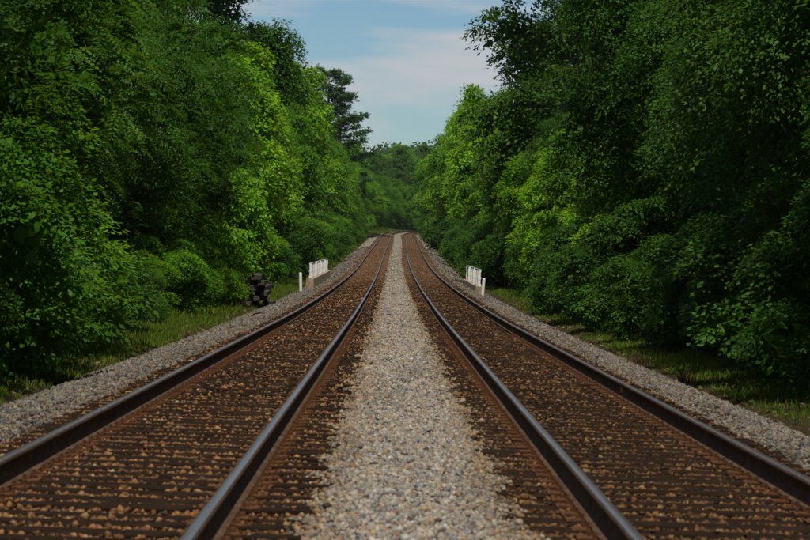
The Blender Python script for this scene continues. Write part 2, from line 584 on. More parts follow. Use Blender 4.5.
p, s = strip_pts([(22, 62, 3.12, 4.75, 280, 0.0255), (30, 70, 4.72, 5.2, 90, 0.022), (62, 105, 3.12, 4.7, 85, 0.036), (105, 160, 3.12, 4.7, 34, 0.042), (160, 320, 3.12, 4.7, 10, 0.065)], 'open')
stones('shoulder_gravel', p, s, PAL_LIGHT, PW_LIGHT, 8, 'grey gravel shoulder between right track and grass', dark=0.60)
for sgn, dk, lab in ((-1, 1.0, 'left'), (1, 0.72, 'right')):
    a, b = sorted((sgn * 0.56, sgn * 3.16))
    p, s = strip_pts([(13, 30, a, b, 1050, 0.0195)], 'crib')
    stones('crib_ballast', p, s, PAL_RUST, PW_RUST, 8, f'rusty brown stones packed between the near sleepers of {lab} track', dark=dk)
    p, s = strip_pts([(30, 58, a, b, 370, 0.026), (58, 92, a, b, 150, 0.030), (92, 180, a, b, 34, 0.042), (180, 330, a, b, 9, 0.06)], 'crib')
    stones('crib_ballast', p, s, PAL_RUST, PW_RUST, 8, f'rusty brown stones between the farther sleepers of {lab} track', dark=dk)

# ---------------------------------------------------------------- tracks
RAIL_PROF = [(-0.036, 0.0), (0.036, 0.0), (0.037, -0.010), (0.036, -0.034), (0.010, -0.046), (0.008, -0.130), (0.022, -0.146), (0.070, -0.158), (0.070, -0.168),
             (-0.070, -0.168), (-0.070, -0.158), (-0.022, -0.146), (-0.008, -0.130), (-0.010, -0.046), (-0.036, -0.034), (-0.037, -0.010)]
RAIL_PROF[0] = (-0.026, 0.0)
RAIL_PROF[1] = (0.026, 0.0)


def rail_mesh(name, u, ys, path=None):
    pr = np.array(RAIL_PROF)
    k = len(pr)
    if path is None:
        cx = curve_x(ys) + u
        cz = elev(ys)
    else:
        cx, cz = path
    v = np.zeros((len(ys), k, 3))
    v[:, :, 0] = cx[:, None] + pr[None, :, 0]
    v[:, :, 1] = np.asarray(ys)[:, None]
    v[:, :, 2] = cz[:, None] + pr[None, :, 1]
    i = np.arange(len(ys) - 1)[:, None] * k
    j = np.arange(k)[None]
    f = np.stack([i + j, i + (j + 1) % k, i + k + (j + 1) % k, i + k + j], -1)[:, :, ::-1].reshape(-1, 4)
    mi = np.tile(np.array([0] + [1, 2] + [2] * (k - 5) + [2, 1]), len(ys) - 1)[:len(f)]
    mi = np.tile(np.array([0, 1, 2] + [2] * 11 + [2, 1]), len(ys) - 1)
    return np_mesh(name, v.reshape(-1, 3), f, mats=[M_HEAD, M_HEADEDGE, M_RAIL], midx=mi)


random.seed(5)
tie_meshes = []
for k in range(7):
    b = MB()
    b.box(0, 0, -0.09, random.uniform(2.54, 2.64), random.uniform(0.205, 0.235), 0.18, jit=0.008)
    tie_meshes.append(b.mesh('sleeper', M_TIE, bevel=0.012))
plate_meshes = []
for k in range(4):
    b = MB()
    b.box(0, 0, 0.006, 0.36, 0.19, 0.012, jit=0.002)
    for sx in (-1, 1):
        b.box(sx * 0.082, random.uniform(-0.06, -0.03), 0.024, 0.022, 0.022, 0.05)
        b.box(sx * 0.095, random.uniform(0.02, 0.06), 0.022, 0.045, 0.03, 0.03)
        if random.random() < 0.6:
            b.box(sx * 0.15, random.uniform(-0.05, 0.05), 0.018, 0.02, 0.02, 0.022)
    plate_meshes.append(b.mesh('tie_plate', M_RUST))

ys_r = np.concatenate([np.arange(-12, 120, 3.0), np.arange(120, 420, 6.0), np.arange(420, 780, 5.0)])
N_TIE = 300
K0 = int(13.0 / TIE_PITCH)


def build_track(u0, label, group):
    root = link('railway_track', None, loc=(u0, 12.0, 0.0))
    tag(root, label, 'track', group)
    off = Vector((-u0, -12.0, 0.0))
    for du, lb in ((-0.75, None), (0.75, None)):
        o = link('rail', rail_mesh('rail', u0 + du, ys_r), root, loc=off)
    for k in range(K0, K0 + N_TIE):
        y = k * TIE_PITCH
        z = elev(y) - 0.18
        tx = u0 + curve_x(y) + random.uniform(-0.045, 0.045)
        t_ = link('sleeper', random.choice(tie_meshes), root,
                  loc=(tx - u0, y + random.uniform(-0.018, 0.018) - 12.0, z + random.uniform(-0.008, 0.0)),
                  rot=(0, random.uniform(-0.004, 0.004), random.uniform(-0.012, 0.012)))
        if y < 62:
            for du in (-0.75, 0.75):
                link('tie_plate', random.choice(plate_meshes), t_, loc=(u0 + du - tx, 0, 0.0005))
    b = MB()
    for k in list(range(-20, K0)) + list(range(K0 + N_TIE, int(775 / TIE_PITCH))):
        y = k * TIE_PITCH
        b.box(u0 + curve_x(y) + random.uniform(-0.04, 0.04), y, elev(y) - 0.27, 2.6, 0.23, 0.18)
    m = b.mesh('sleepers', M_TIE)
    o = link('sleepers', m, root, loc=off)
    tag(o, kind='stuff')
    return root


tr_l = build_track(-1.84, 'left railway track with rusty brown ballast between its dark wooden sleepers', 'two parallel railway tracks')
tr_r = build_track(1.84, 'right railway track with darker ballast between its wooden sleepers', 'two parallel railway tracks')
# a dab of yellow paint on the right track's outer rail
b = MB()
b.box(-0.0135, 0, 0, 0.006, 0.34, 0.07, jit=0.003)
link('paint_mark', b.mesh('paint_mark', M_PAINT), tr_r, loc=(0.75 + curve_x(33), 33 - 12, elev(33) - 0.085))

# siding that branches off to the left far away
sy = np.linspace(436, 560, 40)
side_off = -((sy - 436) / 45.0) ** 1.5 * 1.75
root = link('siding_track', None, loc=(-3, 436, elev(436)))
tag(root, 'distant siding track branching off left where the tracks start to curve', 'track')
for du in (-0.75, 0.75):
    m = rail_mesh('rail', 0, sy, (curve_x(sy) - 1.84 + side_off + du - 0.06, elev(sy) + 0.012))
    link('rail', m, root, loc=(3, -436, -elev(436)))
b = MB()
for i in range(200):
    y = 446 + i * 0.55
    so = -((y - 436) / 45.0) ** 1.5 * 1.75
    sl = math.atan2(-1.5 * ((y - 436) / 45.0) ** 0.5 * 1.75 / 45.0, 1)
    b.box(curve_x(y) - 1.84 + so, y, elev(y) - 0.245, 2.6, 0.24, 0.18, -sl)
m = b.mesh('sleepers', M_TIE)
tag(link('sleepers', m, root, loc=(3, -436, -elev(436))), kind='stuff')

root = link('switch_stand', None, loc=(-3.9, 440, ground_z(-3.9, 440)))
tag(root, 'small dark switch stand left of the tracks beside the distant siding', 'switch stand')
b = MB()
b.box(0, 0, 0.30, 1.9, 0.30, 0.2)
link('base_timber', b.mesh('base_timber', M_TIE), root)
b = MB()
b.tube([(0, 0, 0.4), (0, 0, 0.62), (0, 0, 1.0)], [0.2, 0.16, 0.07], 8)
link('stand_body', b.mesh('stand_body', M_IRON), root)
b = MB()
b.tube([(0, 0, 0.8), (0.35, 0, 0.75), (0.75, 0, 0.5)], [0.04, 0.035, 0.05], 6)
link('lever', b.mesh('lever', M_IRON), root)

# ---------------------------------------------------------------- culvert walls, railings, posts, old sleepers
def railing(side, y0, y1, x, label, wall_label, h=0.68, wall=True, up=0.16):
    zt = elev(0.5 * (y0 + y1)) - 0.02
    n = int((y1 - y0) / 2.1)
    zz = [elev(y0 + (y1 - y0) * i / n) + up for i in range(n + 1)]
    root = link('bridge_railing', None, loc=(x, y0, zz[0]))
    tag(root, label, 'railing', 'white railings beside the tracks')
    bp = MB()
    bp.box(0, 0, h / 2, 0.09, 0.09, h)
    post = bp.mesh('post', M_WHITE)
    bb = MB()
    bb.box(0, 0, h / 2 - 0.02, 0.045, 0.06, h - 0.1)
    bal = bb.mesh('baluster', M_WHITE)
    for i in range(n + 1):
        yy = (y1 - y0) * i / n
        link('post' if i % 4 == 0 else 'baluster', post if i % 4 == 0 else bal, root, loc=(0, yy, zz[i] - zz[0]))
    for nm, hz, th in (('top_rail', h - 0.03, 0.09), ('middle_rail', h * 0.50, 0.07), ('bottom_rail', 0.08, 0.07)):
        bt = MB()
        v0, v1 = (0, -0.05, hz), (0, y1 - y0 + 0.05, hz + zz[-1] - zz[0])
        # in four straight lengths that follow the grade
        ends = [0, n // 4, n // 2, 3 * n // 4, n]
        for a_, b_ in zip(ends[:-1], ends[1:]):
            ya, yb = (y1 - y0) * a_ / n, (y1 - y0) * b_ / n
            za, zb = zz[a_] - zz[0] + hz, zz[b_] - zz[0] + hz
            w = 0.035
            xo = -0.05 * side
            bt.add([(xo - w / 2, ya, za - th / 2), (xo + w / 2, ya, za - th / 2), (xo + w / 2, ya, za + th / 2), (xo - w / 2, ya, za + th / 2),
                    (xo - w / 2, yb, zb - th / 2), (xo + w / 2, yb, zb - th / 2), (xo + w / 2, yb, zb + th / 2), (xo - w / 2, yb, zb + th / 2)],
                   ((0, 1, 2, 3), (7, 6, 5, 4), (0, 4, 5, 1), (1, 5, 6, 2), (2, 6, 7, 3), (3, 7, 4, 0)))
        link(nm, bt.mesh(nm, M_WHITE), root)
    if wall:
        bw = MB()
        steps = 8
        vs_ = []
        for i in range(steps + 1):
            f = i / steps
            yy = y0 - 0.4 + (y1 - y0 + 0.8) * f
            e = elev(yy)
            for dx, dz in ((-0.22, -1.0), (0.22, -1.0), (0.17, up), (-0.17, up)):
                vs_.append((x + dx, yy, e + dz))
        fs_ = [(0, 1, 2, 3), tuple(steps * 4 + q for q in (3, 2, 1, 0))]
        for i in range(steps):
            for q in range(4):
                q2 = (q + 1) % 4
                fs_.append((i * 4 + q, (i + 1) * 4 + q, (i + 1) * 4 + q2, i * 4 + q2))
        bw.add([(p_[0] - x, p_[1] - y0, p_[2] - elev(y0)) for p_ in vs_], fs_)
        o = link('parapet_wall', bw.mesh('parapet_wall', M_CONC), loc=(x, y0, elev(y0)))
        tag(o, wall_label, 'wall')


railing(1, 130, 163, -3.98, 'long white railing on the concrete parapet left of the tracks',
        'weathered tan concrete parapet under the white railing left of tracks')
railing(-1, 134, 158, 4.0, 'short white railing right of the tracks beside the white post',
        'low concrete parapet under the white railing right of tracks', h=0.78, up=0.0)

for x, y, lean, lab in ((-4.3, 127, (0.0, -0.05), 'leaning white marker post left of the tracks before the concrete parapet'),
                        (3.98, 128.5, (0.0, 0.05), 'white marker post right of the tracks in front of the railing')):
    z = ground_z(x, y)
    b = MB()
    b.tube([(0, 0, -0.1), (0, 0, 0.94), (0, 0, 0.985), (0, 0, 1.0)], [0.07, 0.07, 0.06, 0.025], 12)
    o = link('marker_post', b.mesh('marker_post', M_WHITE), loc=(x, y, z), rot=(lean[0], lean[1], 0))
    tag(o, lab, 'post', 'white marker posts')

# pile of old sleepers, seen from their ends
random.seed(11)
PX, PYY = -5.0, 97.0
pz0 = ground_z(PX, PYY)
words = ['bottom', 'second', 'third', 'fourth', 'fifth', 'top']
cols = [4, 4, 4, 3, 3, 2]
names_c = {4: ['leftmost', 'second from left', 'third from left', 'rightmost'], 3: ['leftmost', 'middle', 'rightmost'], 2: ['left', 'right'], 1: ['single']}
for r_, nc in enumerate(cols):
    for c_ in range(nc):
        b = MB()
        ln = random.uniform(2.2, 2.65)
        b.box(0, ln / 2, 0.088, 0.225, ln, 0.172, jit=0.014)
        m = b.mesh('old_sleeper', M_TIE_OLD, bevel=0.012)
        x = PX + (c_ - (nc - 1) / 2) * 0.275 + random.uniform(-0.035, 0.035) + 0.07 * (r_ % 2)
        o = link('old_sleeper', m, loc=(x, PYY + random.uniform(-0.8, 0.5), pz0 + 0.03 + r_ * 0.186),
                 rot=(random.uniform(-0.02, 0.03), random.uniform(-0.07, 0.07), random.uniform(-0.09, 0.09)))
        tag(o, f'weathered old sleeper, {names_c[nc][c_]} one in the {words[r_]} layer of the trackside pile', 'sleeper', 'pile of old sleepers')
b = MB()
b.box(0, 1.1, 0.09, 0.23, 2.2, 0.17, jit=0.012)
o = link('old_sleeper', b.mesh('old_sleeper', M_TIE_OLD, bevel=0.012), loc=(PX + 0.72, PYY - 0.75, ground_z(PX + 0.72, PYY) + 0.0), rot=(0.0, 0, -0.12))
tag(o, 'dark old sleeper lying on the gravel right of the trackside pile', 'sleeper', 'pile of old sleepers')

# ---------------------------------------------------------------- foliage meshes
def leaf_mesh(name, base, axis, nrm, length, width, mat, colr, fold=0.18):
    n = len(base)
    axis = axis / np.linalg.norm(axis, axis=1)[:, None]
    side = np.cross(axis, nrm)
    side /= np.linalg.norm(side, axis=1)[:, None] + 1e-9
    up = np.cross(side, axis)
    l, w = length[:, None], width[:, None]
    v = np.empty((n, 4, 3))
    v[:, 0] = base
    v[:, 1] = base + axis * l * 0.45 + side * w * 0.5 - up * w * fold
    v[:, 2] = base + axis * l - up * l * 0.08
    v[:, 3] = base + axis * l * 0.45 - side * w * 0.5 - up * w * fold
    i = np.arange(n)[:, None] * 4
    f = np.concatenate([i + np.array([[0, 1, 2]]), i + np.array([[0, 2, 3]])], 1).reshape(-1, 3)
    return np_mesh(name, v.reshape(-1, 3), f, mat, np.repeat(colr, 4, axis=0))


def lobes_broad(r, H, R, n, low=0.12, r0=0.20, r1=0.36):
    """lobe centres fill an egg-shaped envelope"""
    c, rad = [], []
    while len(c) < n:
        q = r.uniform(-1, 1, 3)
        q[2] = r.uniform(low, 0.97)
        env = math.sin(math.pi * min(1, (q[2] - low * 0.5) / (1.05 - low * 0.5)) ** 0.8) ** 0.6
        rr = math.hypot(q[0], q[1])
        if rr > env or rr < 0.35 * env * (q[2] < 0.75):
            continue
        c.append((q[0] * R, q[1] * R, q[2] * H))
        rad.append(r.uniform(r0, r1) * R * (1.0 if q[2] < 0.8 else 0.8))
    return np.array(c), np.array(rad)


def clumps_on(r, c, rad, n, H, flat=0.8):
    w = rad ** 2
    li = r.choice(len(c), int(n * 2.2), p=w / w.sum())
    dv = r.normal(0, 1, (len(li), 3))
    dv[:, 2] += 0.35
    dv /= np.linalg.norm(dv, axis=1)[:, None]
    p = c[li] + dv * (rad[li] * r.uniform(0.82, 1.12, len(li)))[:, None] * np.array([1, 1, flat])
    keep = np.ones(len(p), bool)
    for k in range(len(c)):
        dd = np.linalg.norm((p - c[k]) / np.array([1, 1, flat]), axis=1)
        keep &= ~((dd < 0.62 * rad[k]) & (li != k))
    keep &= p[:, 2] > 0.05
    p, dv, li = p[keep][:n], dv[keep][:n], li[keep][:n]
    return p, dv, li


def broad_crown(name, seed, H, R, nl, nclump, per, leaf, mat, low=0.12, spread=0.26, droop=0.25, r0=0.24, r1=0.42, inner=4000, inner_l=0.42):
    r = np.random.default_rng(seed)
    c, rad = lobes_broad(r, H, R, nl, low, r0, r1)
    p, dv, li = clumps_on(r, c, rad, nclump, H)
    n = len(p)
    lob_c = r.uniform(0.75, 1.25, len(c))
    cl_c = (lob_c[li] * r.uniform(0.75, 1.25, n))[:, None] * np.stack([r.uniform(0.85, 1.25, n), np.ones(n), r.uniform(0.7, 1.2, n)], -1)
    # each clump is a shallow drooping spray of leaves: lit on top, dark beneath
    sp = np.repeat(spread * r.uniform(0.6, 1.35, n), per)
    an = r.uniform(0, 2 * np.pi, n * per)
    rq = np.sqrt(r.random(n * per))
    D = np.repeat(dv, per, 0)
    rad_v = np.stack([np.cos(an), np.sin(an), np.zeros(n * per)], -1)
    tilt = np.repeat(dv[:, :2] * 0.5 + r.normal(0, 0.18, (n, 2)), per, 0)
    P = np.repeat(p, per, 0) + rad_v * (rq * sp)[:, None]
    P[:, 2] += -0.42 * sp * rq ** 2 - (tilt * rad_v[:, :2]).sum(1) * rq * sp + r.normal(0, 0.12, n * per) * sp
    ax = rad_v * 0.8 + D * 0.3 + r.normal(0, 0.35, D.shape)
    ax[:, 2] -= droop + 0.25 * rq
    nr = rad_v * 0.3 * rq[:, None] + D * 0.25 + r.normal(0, 0.28, D.shape)
    nr[:, 2] += 0.85
    ln = leaf * r.uniform(0.65, 1.3, len(P))
    colr = np.repeat(cl_c, per, 0) * r.uniform(0.85, 1.15, (len(P), 1))
    # larger leaves added inside each bough to block light and keep gaps dark
    ii = r.choice(len(c), inner, p=rad ** 2 / (rad ** 2).sum())
    dv2 = r.normal(0, 1, (inner, 3))
    dv2 /= np.linalg.norm(dv2, axis=1)[:, None]
    P2 = c[ii] + dv2 * (rad[ii] * r.uniform(0.3, 0.72, inner))[:, None] * np.array([1, 1, 0.8])
    P2[:, 2] = np.maximum(P2[:, 2], 0.05)
    ln2 = inner_l * r.uniform(0.7, 1.3, inner)
    P, ax, nr = np.concatenate([P, P2]), np.concatenate([ax, r.normal(0, 1, P2.shape)]), np.concatenate([nr, dv2 + r.normal(0, 0.4, P2.shape)])
    wd = np.concatenate([ln * r.uniform(0.55, 0.8, len(ln)), ln2 * 0.8])
    ln = np.concatenate([ln, ln2])
    colr = np.concatenate([colr, np.ones((inner, 3)) * lob_c[ii][:, None]])
    m = leaf_mesh(name, P, ax, nr, ln, wd, mat, colr)
    return m, c, rad


def pinnate_crown(name, seed, H, R, nl, nleaf, length, pairs, mat, low=0.1):
    r = np.random.default_rng(seed)
    c, rad = lobes_broad(r, H, R, nl, low)
    p, dv, li = clumps_on(r, c, rad, nleaf // 4, H)
    n = len(p)
    p = np.repeat(p, 4, 0) + r.normal(0, 0.08, (n * 4, 3))
    dv = np.repeat(dv, 4, 0)
    lob_c = r.uniform(0.75, 1.25, len(c))
    cc = (np.repeat(lob_c[li], 4) * r.uniform(0.75, 1.3, n * 4))[:, None] * np.stack([r.uniform(0.85, 1.2, n * 4), np.ones(n * 4), r.uniform(0.75, 1.2, n * 4)], -1)
    n = len(p)
    ax = dv + r.normal(0, 0.5, dv.shape)
    ax[:, 2] = ax[:, 2] * 0.45 + 0.15
    ax /= np.linalg.norm(ax, axis=1)[:, None]
    L_ = length * r.uniform(0.7, 1.25, n)
    upv = np.tile(np.array([0, 0, 1.0]), (n, 1)) + r.normal(0, 0.25, (n, 3))
    sd = np.cross(ax, upv)
    sd /= np.linalg.norm(sd, axis=1)[:, None]
    B, A, N, LL, CC = [], [], [], [], []
    for k in range(pairs):
        tt = 0.18 + 0.78 * k / (pairs - 1)
        pos = p + ax * (L_ * tt)[:, None]
        pos[:, 2] -= 0.55 * L_ * tt ** 2
        ll = L_ * 0.27 * math.sin(math.pi * (0.25 + 0.62 * tt))
        for s_ in (-1, 1):
            la = sd * s_ + ax * 0.45 + r.normal(0, 0.12, ax.shape)
            la[:, 2] -= 0.30
            B.append(pos)
            A.append(la)
            N.append(np.cross(la, ax) * (1 if s_ > 0 else -1) * -1 + np.array([0, 0, 0.4]))
            LL.append(ll)
            CC.append(cc)
    B, A, N, LL, CC = map(np.concatenate, (B, A, N, LL, CC))
    inner = 6500  # inner leaves added to block light and darken the gaps
    ii = r.choice(len(c), inner, p=rad ** 2 / (rad ** 2).sum())
    dv2 = r.normal(0, 1, (inner, 3))
    dv2 /= np.linalg.norm(dv2, axis=1)[:, None]
    B = np.concatenate([B, c[ii] + dv2 * (rad[ii] * r.uniform(0.15, 0.6, inner))[:, None] * np.array([1, 1, 0.8])])
    A = np.concatenate([A, r.normal(0, 1, (inner, 3))])
    N = np.concatenate([N, dv2])
    WW = np.concatenate([LL * 0.42, np.full(inner, 0.12)])
    LL = np.concatenate([LL, np.full(inner, 0.24)])
    CC = np.concatenate([CC, np.ones((inner, 3)) * 0.9])
    m = leaf_mesh(name, B, A, N, LL, WW, mat, CC, 0.1)
    return m, c, rad


def pine_crown(name, seed, H, R, mat):
    r = np.random.default_rng(seed)
    P, D, br = [], [], []
    z = 0.22 * H
    while z < 0.97 * H:
        f = (z / H - 0.22) / 0.78
        ln0 = R * (1.05 - f) ** 0.55 * (0.85 + 0.15 * math.sin(z * 2.1))
        k = r.integers(3, 6)
        a0 = r.uniform(0, 6.28)
        for q in range(k):
            if r.random() < 0.12:
                continue
            a = a0 + q * 6.28 / k + r.uniform(-0.3, 0.3)
            ln = ln0 * r.uniform(0.4, 1.15)
            tip = np.array([math.cos(a) * ln, math.sin(a) * ln, z + 0.30 * ln + r.uniform(-0.5, 0.5)])
            st = np.array([0, 0, z])
            br.append((st, tip))
            nt_ = int(18 + 26 * ln)
            tt = r.uniform(0.3, 1.02, nt_)
            w = 0.13 * ln * (1.1 - tt) + 0.18
            sidev = np.array([-math.sin(a), math.cos(a), 0])
            pos = st + (tip - st) * tt[:, None] + sidev * (r.normal(0, 1, nt_) * w * 1.5)[:, None]
            pos[:, 2] += r.normal(0.10, 0.20, nt_) + 0.06 * ln * tt ** 2
            P.append(pos)
            D.append(np.tile(np.array([math.cos(a), math.sin(a), 0.35]), (nt_, 1)))
        z += r.uniform(0.45, 0.8) * H / 20
    P, D = np.concatenate(P), np.concatenate(D)
    per = 8
    n = len(P)
    PP = np.repeat(P, per, 0)
    A = np.repeat(D, per, 0) * 0.7 + r.normal(0, 0.6, (n * per, 3))
    A[:, 2] += 0.1
    N = r.normal(0, 0.5, (n * per, 3))
    N[:, 2] += 0.6
    ln = r.uniform(0.22, 0.42, n * per)
    cc = np.repeat(r.uniform(0.7, 1.35, (n, 1)) * np.ones((1, 3)), per, 0)
    return leaf_mesh(name, PP, A, N, ln, ln * 0.27, mat, cc, 0.05), br


def trunk_mesh(name, seed, H, r0, c, rad, nlimb=9, mat=None, lean=0.04):
    rr = random.Random(seed)
    b = MB()
    top = 0.82 * H
    pts, rd = [], []
    ph = rr.uniform(0, 6)
    for i in range(9):
        f = i / 8
        pts.append((math.sin(f * 3 + ph) * lean * H * f, math.cos(f * 2.3 + ph) * lean * H * f, -0.3 + f * (top + 0.3)))
        rd.append(r0 * (1.35 if i == 0 else 1.0) * (1 - 0.82 * f))
    b.tube(pts, rd, 8)
    idx = list(range(len(c)))
    rr.shuffle(idx)
    for k in idx[:nlimb]:
        tgt = Vector(c[k])
        f = max(0.1, min(0.92, (tgt.z / H) * 0.72))
        i0 = int(f * 8)
        st = Vector(pts[i0])
        mid_ = st.lerp(tgt, 0.5) + Vector((rr.uniform(-.3, .3), rr.uniform(-.3, .3), -0.06 * H * rr.random()))
        rb = rd[i0] * 0.55
        b.tube([st, st.lerp(mid_, 0.5), mid_, tgt], [rb, rb * 0.8, rb * 0.6, rb * 0.2], 6, cap=False)
        for _ in range(3):
            off = Vector((rr.gauss(0, 1), rr.gauss(0, 1), rr.gauss(0.2, 0.7))).normalized() * rad[k] * 0.9
            b.tube([mid_.lerp(tgt, 0.6), tgt + off * 0.5, tgt + off], [rb * 0.35, rb * 0.2, rb * 0.07], 4, cap=False)
    return b.mesh(name, mat or M_BARK, smooth=True)


KIND = {}


def reg(kind, crown, c, rad, seed, H, r0, nl=9):
    KIND[kind] = (crown, trunk_mesh('trunk', seed, H, r0, c, rad, nl), H)


# unit trees: 14 m tall, 4.2 m crown radius
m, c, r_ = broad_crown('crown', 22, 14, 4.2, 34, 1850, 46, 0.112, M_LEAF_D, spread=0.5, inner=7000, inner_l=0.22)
reg('broad_b', m, c, r_, 2, 14, 0.24)
m, c, r_ = broad_crown('crown', 28, 14, 4.0, 36, 1800, 44, 0.115, M_LEAF, low=0.05, spread=0.5, inner=7000, inner_l=0.22)
reg('low_a', m, c, r_, 8, 14, 0.2)
m, c, r_ = broad_crown('crown', 41, 24, 5.0, 46, 1900, 28, 0.21, M_LEAF_D, low=0.1, spread=0.62, inner=6000)
reg('tall_d', m, c, r_, 21, 24, 0.3)
# the same kinds with larger leaf sprays for the distance
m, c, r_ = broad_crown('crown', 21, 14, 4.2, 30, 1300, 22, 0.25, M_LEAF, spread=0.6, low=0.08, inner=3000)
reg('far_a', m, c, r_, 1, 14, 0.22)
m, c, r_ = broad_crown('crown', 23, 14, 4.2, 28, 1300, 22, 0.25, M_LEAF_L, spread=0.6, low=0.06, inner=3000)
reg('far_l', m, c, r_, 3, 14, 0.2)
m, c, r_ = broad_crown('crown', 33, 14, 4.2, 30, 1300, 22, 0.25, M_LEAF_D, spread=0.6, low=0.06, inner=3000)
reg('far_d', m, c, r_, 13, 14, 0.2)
m, c, r_ = pinnate_crown('crown', 24, 12, 3.8, 50, 3900, 0.72, 7, M_LEAF_P, 0.24)
reg('pinnate_a', m, c, r_, 4, 12, 0.17)
m, c, r_ = pinnate_crown('crown', 25, 12, 3.8, 48, 3600, 0.66, 7, M_LEAF_P, 0.15)
reg('pinnate_b', m, c, r_, 5, 12, 0.17)
# shrubs 3.2 m tall, 1.8 m radius
m, c, r_ = broad_crown('foliage', 26, 3.2, 1.8, 20, 950, 28, 0.09, M_LEAF, low=0.0, spread=0.25, inner=900, inner_l=0.25)
reg('shrub_a', m, c, r_, 6, 3.2, 0.05, 12)
m, c, r_ = broad_crown('foliage', 27, 3.2, 1.8, 20, 950, 28, 0.09, M_LEAF_L, low=0.0, spread=0.25, inner=900, inner_l=0.25)
reg('shrub_l', m, c, r_, 7, 3.2, 0.05, 12)
m, c, r_ = broad_crown('foliage', 29, 3.2, 1.8, 18, 900, 28, 0.09, M_LEAF_D, low=0.0, spread=0.25, inner=900, inner_l=0.25)
reg('shrub_d', m, c, r_, 9, 3.2, 0.05, 12)
pm, br = pine_crown('crown', 31, 24, 6.2, M_NEEDLE)
b = MB()
b.tube([(0, 0, -0.3), (0.1, 0, 6), (0, 0.1, 14), (0, 0, 23.8)], [0.36, 0.28, 0.18, 0.03], 9)
for st, tip in br:
    b.tube([st, (st + tip) / 2 - np.array([0, 0, 0.12]), tip], [0.06, 0.045, 0.015], 4, cap=False)
KIND['pine'] = (pm, b.mesh('trunk', M_BARK, smooth=True), 24)

rt = random.Random(99)


def plant(kind, x, y, h, label, cat, group=None, wide=1.0, rz=None, name=None):
    crown, trunk, H = KIND[kind]
    sc = h / H
    nm = name or ('pine_tree' if kind == 'pine' else 'shrub' if kind.startswith('shrub') else 'broadleaf_tree')
    o = link(nm, None, loc=(x, y, ground_z(x, y) - 0.02), rot=(0, 0, rt.uniform(0, 6.28) if rz is None else rz), scale=(sc * wide, sc * wide, sc))
    tag(o, label, cat, group)
    link('foliage' if cat == 'shrub' else 'crown', crown, o)
    link('stem' if cat == 'shrub' else 'trunk', trunk, o)
    return o


def nth(n):
    return f"{n}{'th' if 10 <= n % 100 <= 20 else {1: 'st', 2: 'nd', 3: 'rd'}.get(n % 10, 'th')}"


# key plants that can be picked out in the photograph
plant('shrub_l', -6.9, 99, 4.9, 'bright yellow-green bush left of the tracks, standing behind the old sleeper pile', 'shrub', wide=0.85, rz=1.0)
plant('pine', -10.2, 402, 24.0, 'tall dark pine standing against the sky left of the tracks', 'tree', rz=0.4, wide=1.45)
plant('tall_d', -11.5, 330, 19.5, 'broad dark tree rising left of the pine against the sky', 'tree', wide=0.95, rz=3.3)
plant('tall_d', 10.7, 162, 26.0, 'tall dark tree rising highest against the sky right of the tracks', 'tree', wide=1.0, rz=2.0)
plant('tall_d', -11.0, 158, 21.0, 'tall tree with ragged dark crown against the sky left of the tracks', 'tree', wide=0.95, rz=0.9)

plant('tall_d', 12.2, 178, 24.0, 'tall dark tree just behind the highest one right of the tracks', 'tree', wide=0.95, rz=4.0)
plant('tall_d', 13.6, 147, 24.0, 'tall dark tree just before the highest one right of the tracks', 'tree', wide=0.95, rz=5.0)
plant('tall_d', -13.5, 143, 19.0, 'tall tree just before the ragged skyline tree left of the tracks', 'tree', wide=0.95, rz=2.5)

plant('shrub_l', -6.2, 95.2, 1.6, 'small pale bush half covering the left side of the old sleeper pile', 'shrub', rz=3.0)

# left front row of shrubs
def row(side, kinds, spec, label, cat, group, cnt0=1):
    n = cnt0
    for (y0, y1, step, x0, x1, h0, h1, wd) in spec:
        y = y0
        while y < y1:
            k = rt.choice(kinds)
            x = side * rt.uniform(x0, x1) + curve_x(y)
            plant(k, x, y + rt.uniform(-.3, .3) * step, rt.uniform(h0, h1), label.format(nth(n)), cat, group, wide=wd)
            n += 1
            y += step
    return n


row(-1, ['shrub_a', 'shrub_d', 'shrub_d'], [(36, 56, 3.2, 6.0, 7.6, 1.6, 4.2, 1.0), (58, 81, 3.8, 6.3, 7.6, 1.0, 2.2, 1.1), (84, 90, 5, 7.4, 7.6, 2.4, 2.6, 1.0), (107, 136, 5, 7.7, 8.4, 2.6, 4.0, 1.0), (141, 240, 6, 6.6, 7.5, 2.4, 4.2, 1.1), (246, 470, 14, 6.6, 7.8, 3, 5, 1.2)],
    '{} shrub from the camera along the grass edge left of the tracks', 'shrub', 'shrubs along the left grass edge')
row(1, ['shrub_d', 'shrub_d', 'shrub_d'], [(36, 110, 3.2, 6.5, 7.6, 2.0, 3.8, 1.0), (114, 150, 5, 7.4, 8.2, 2.2, 3.4, 1.0), (156, 240, 6, 6.6, 7.4, 2.4, 4.4, 1.1), (246, 600, 14, 6.4, 7.8, 3, 5, 1.2)],  # dark-leaved kind only: shade on the near side put into leaf colour
    '{} shrub from the camera along the grass edge right of the tracks', 'shrub', 'shrubs along the right grass edge')
row(-1, ['pinnate_a', 'pinnate_b', 'pinnate_a', 'broad_b'], [(20, 128, 6.2, 8.2, 10.2, 9.5, 13, 0.85)],  # nearest trees of this row are out of view, added for their shade
    '{} feathery-leaved tree from the camera in the front row left of the tracks', 'tree', 'feathery-leaved trees left of the tracks')
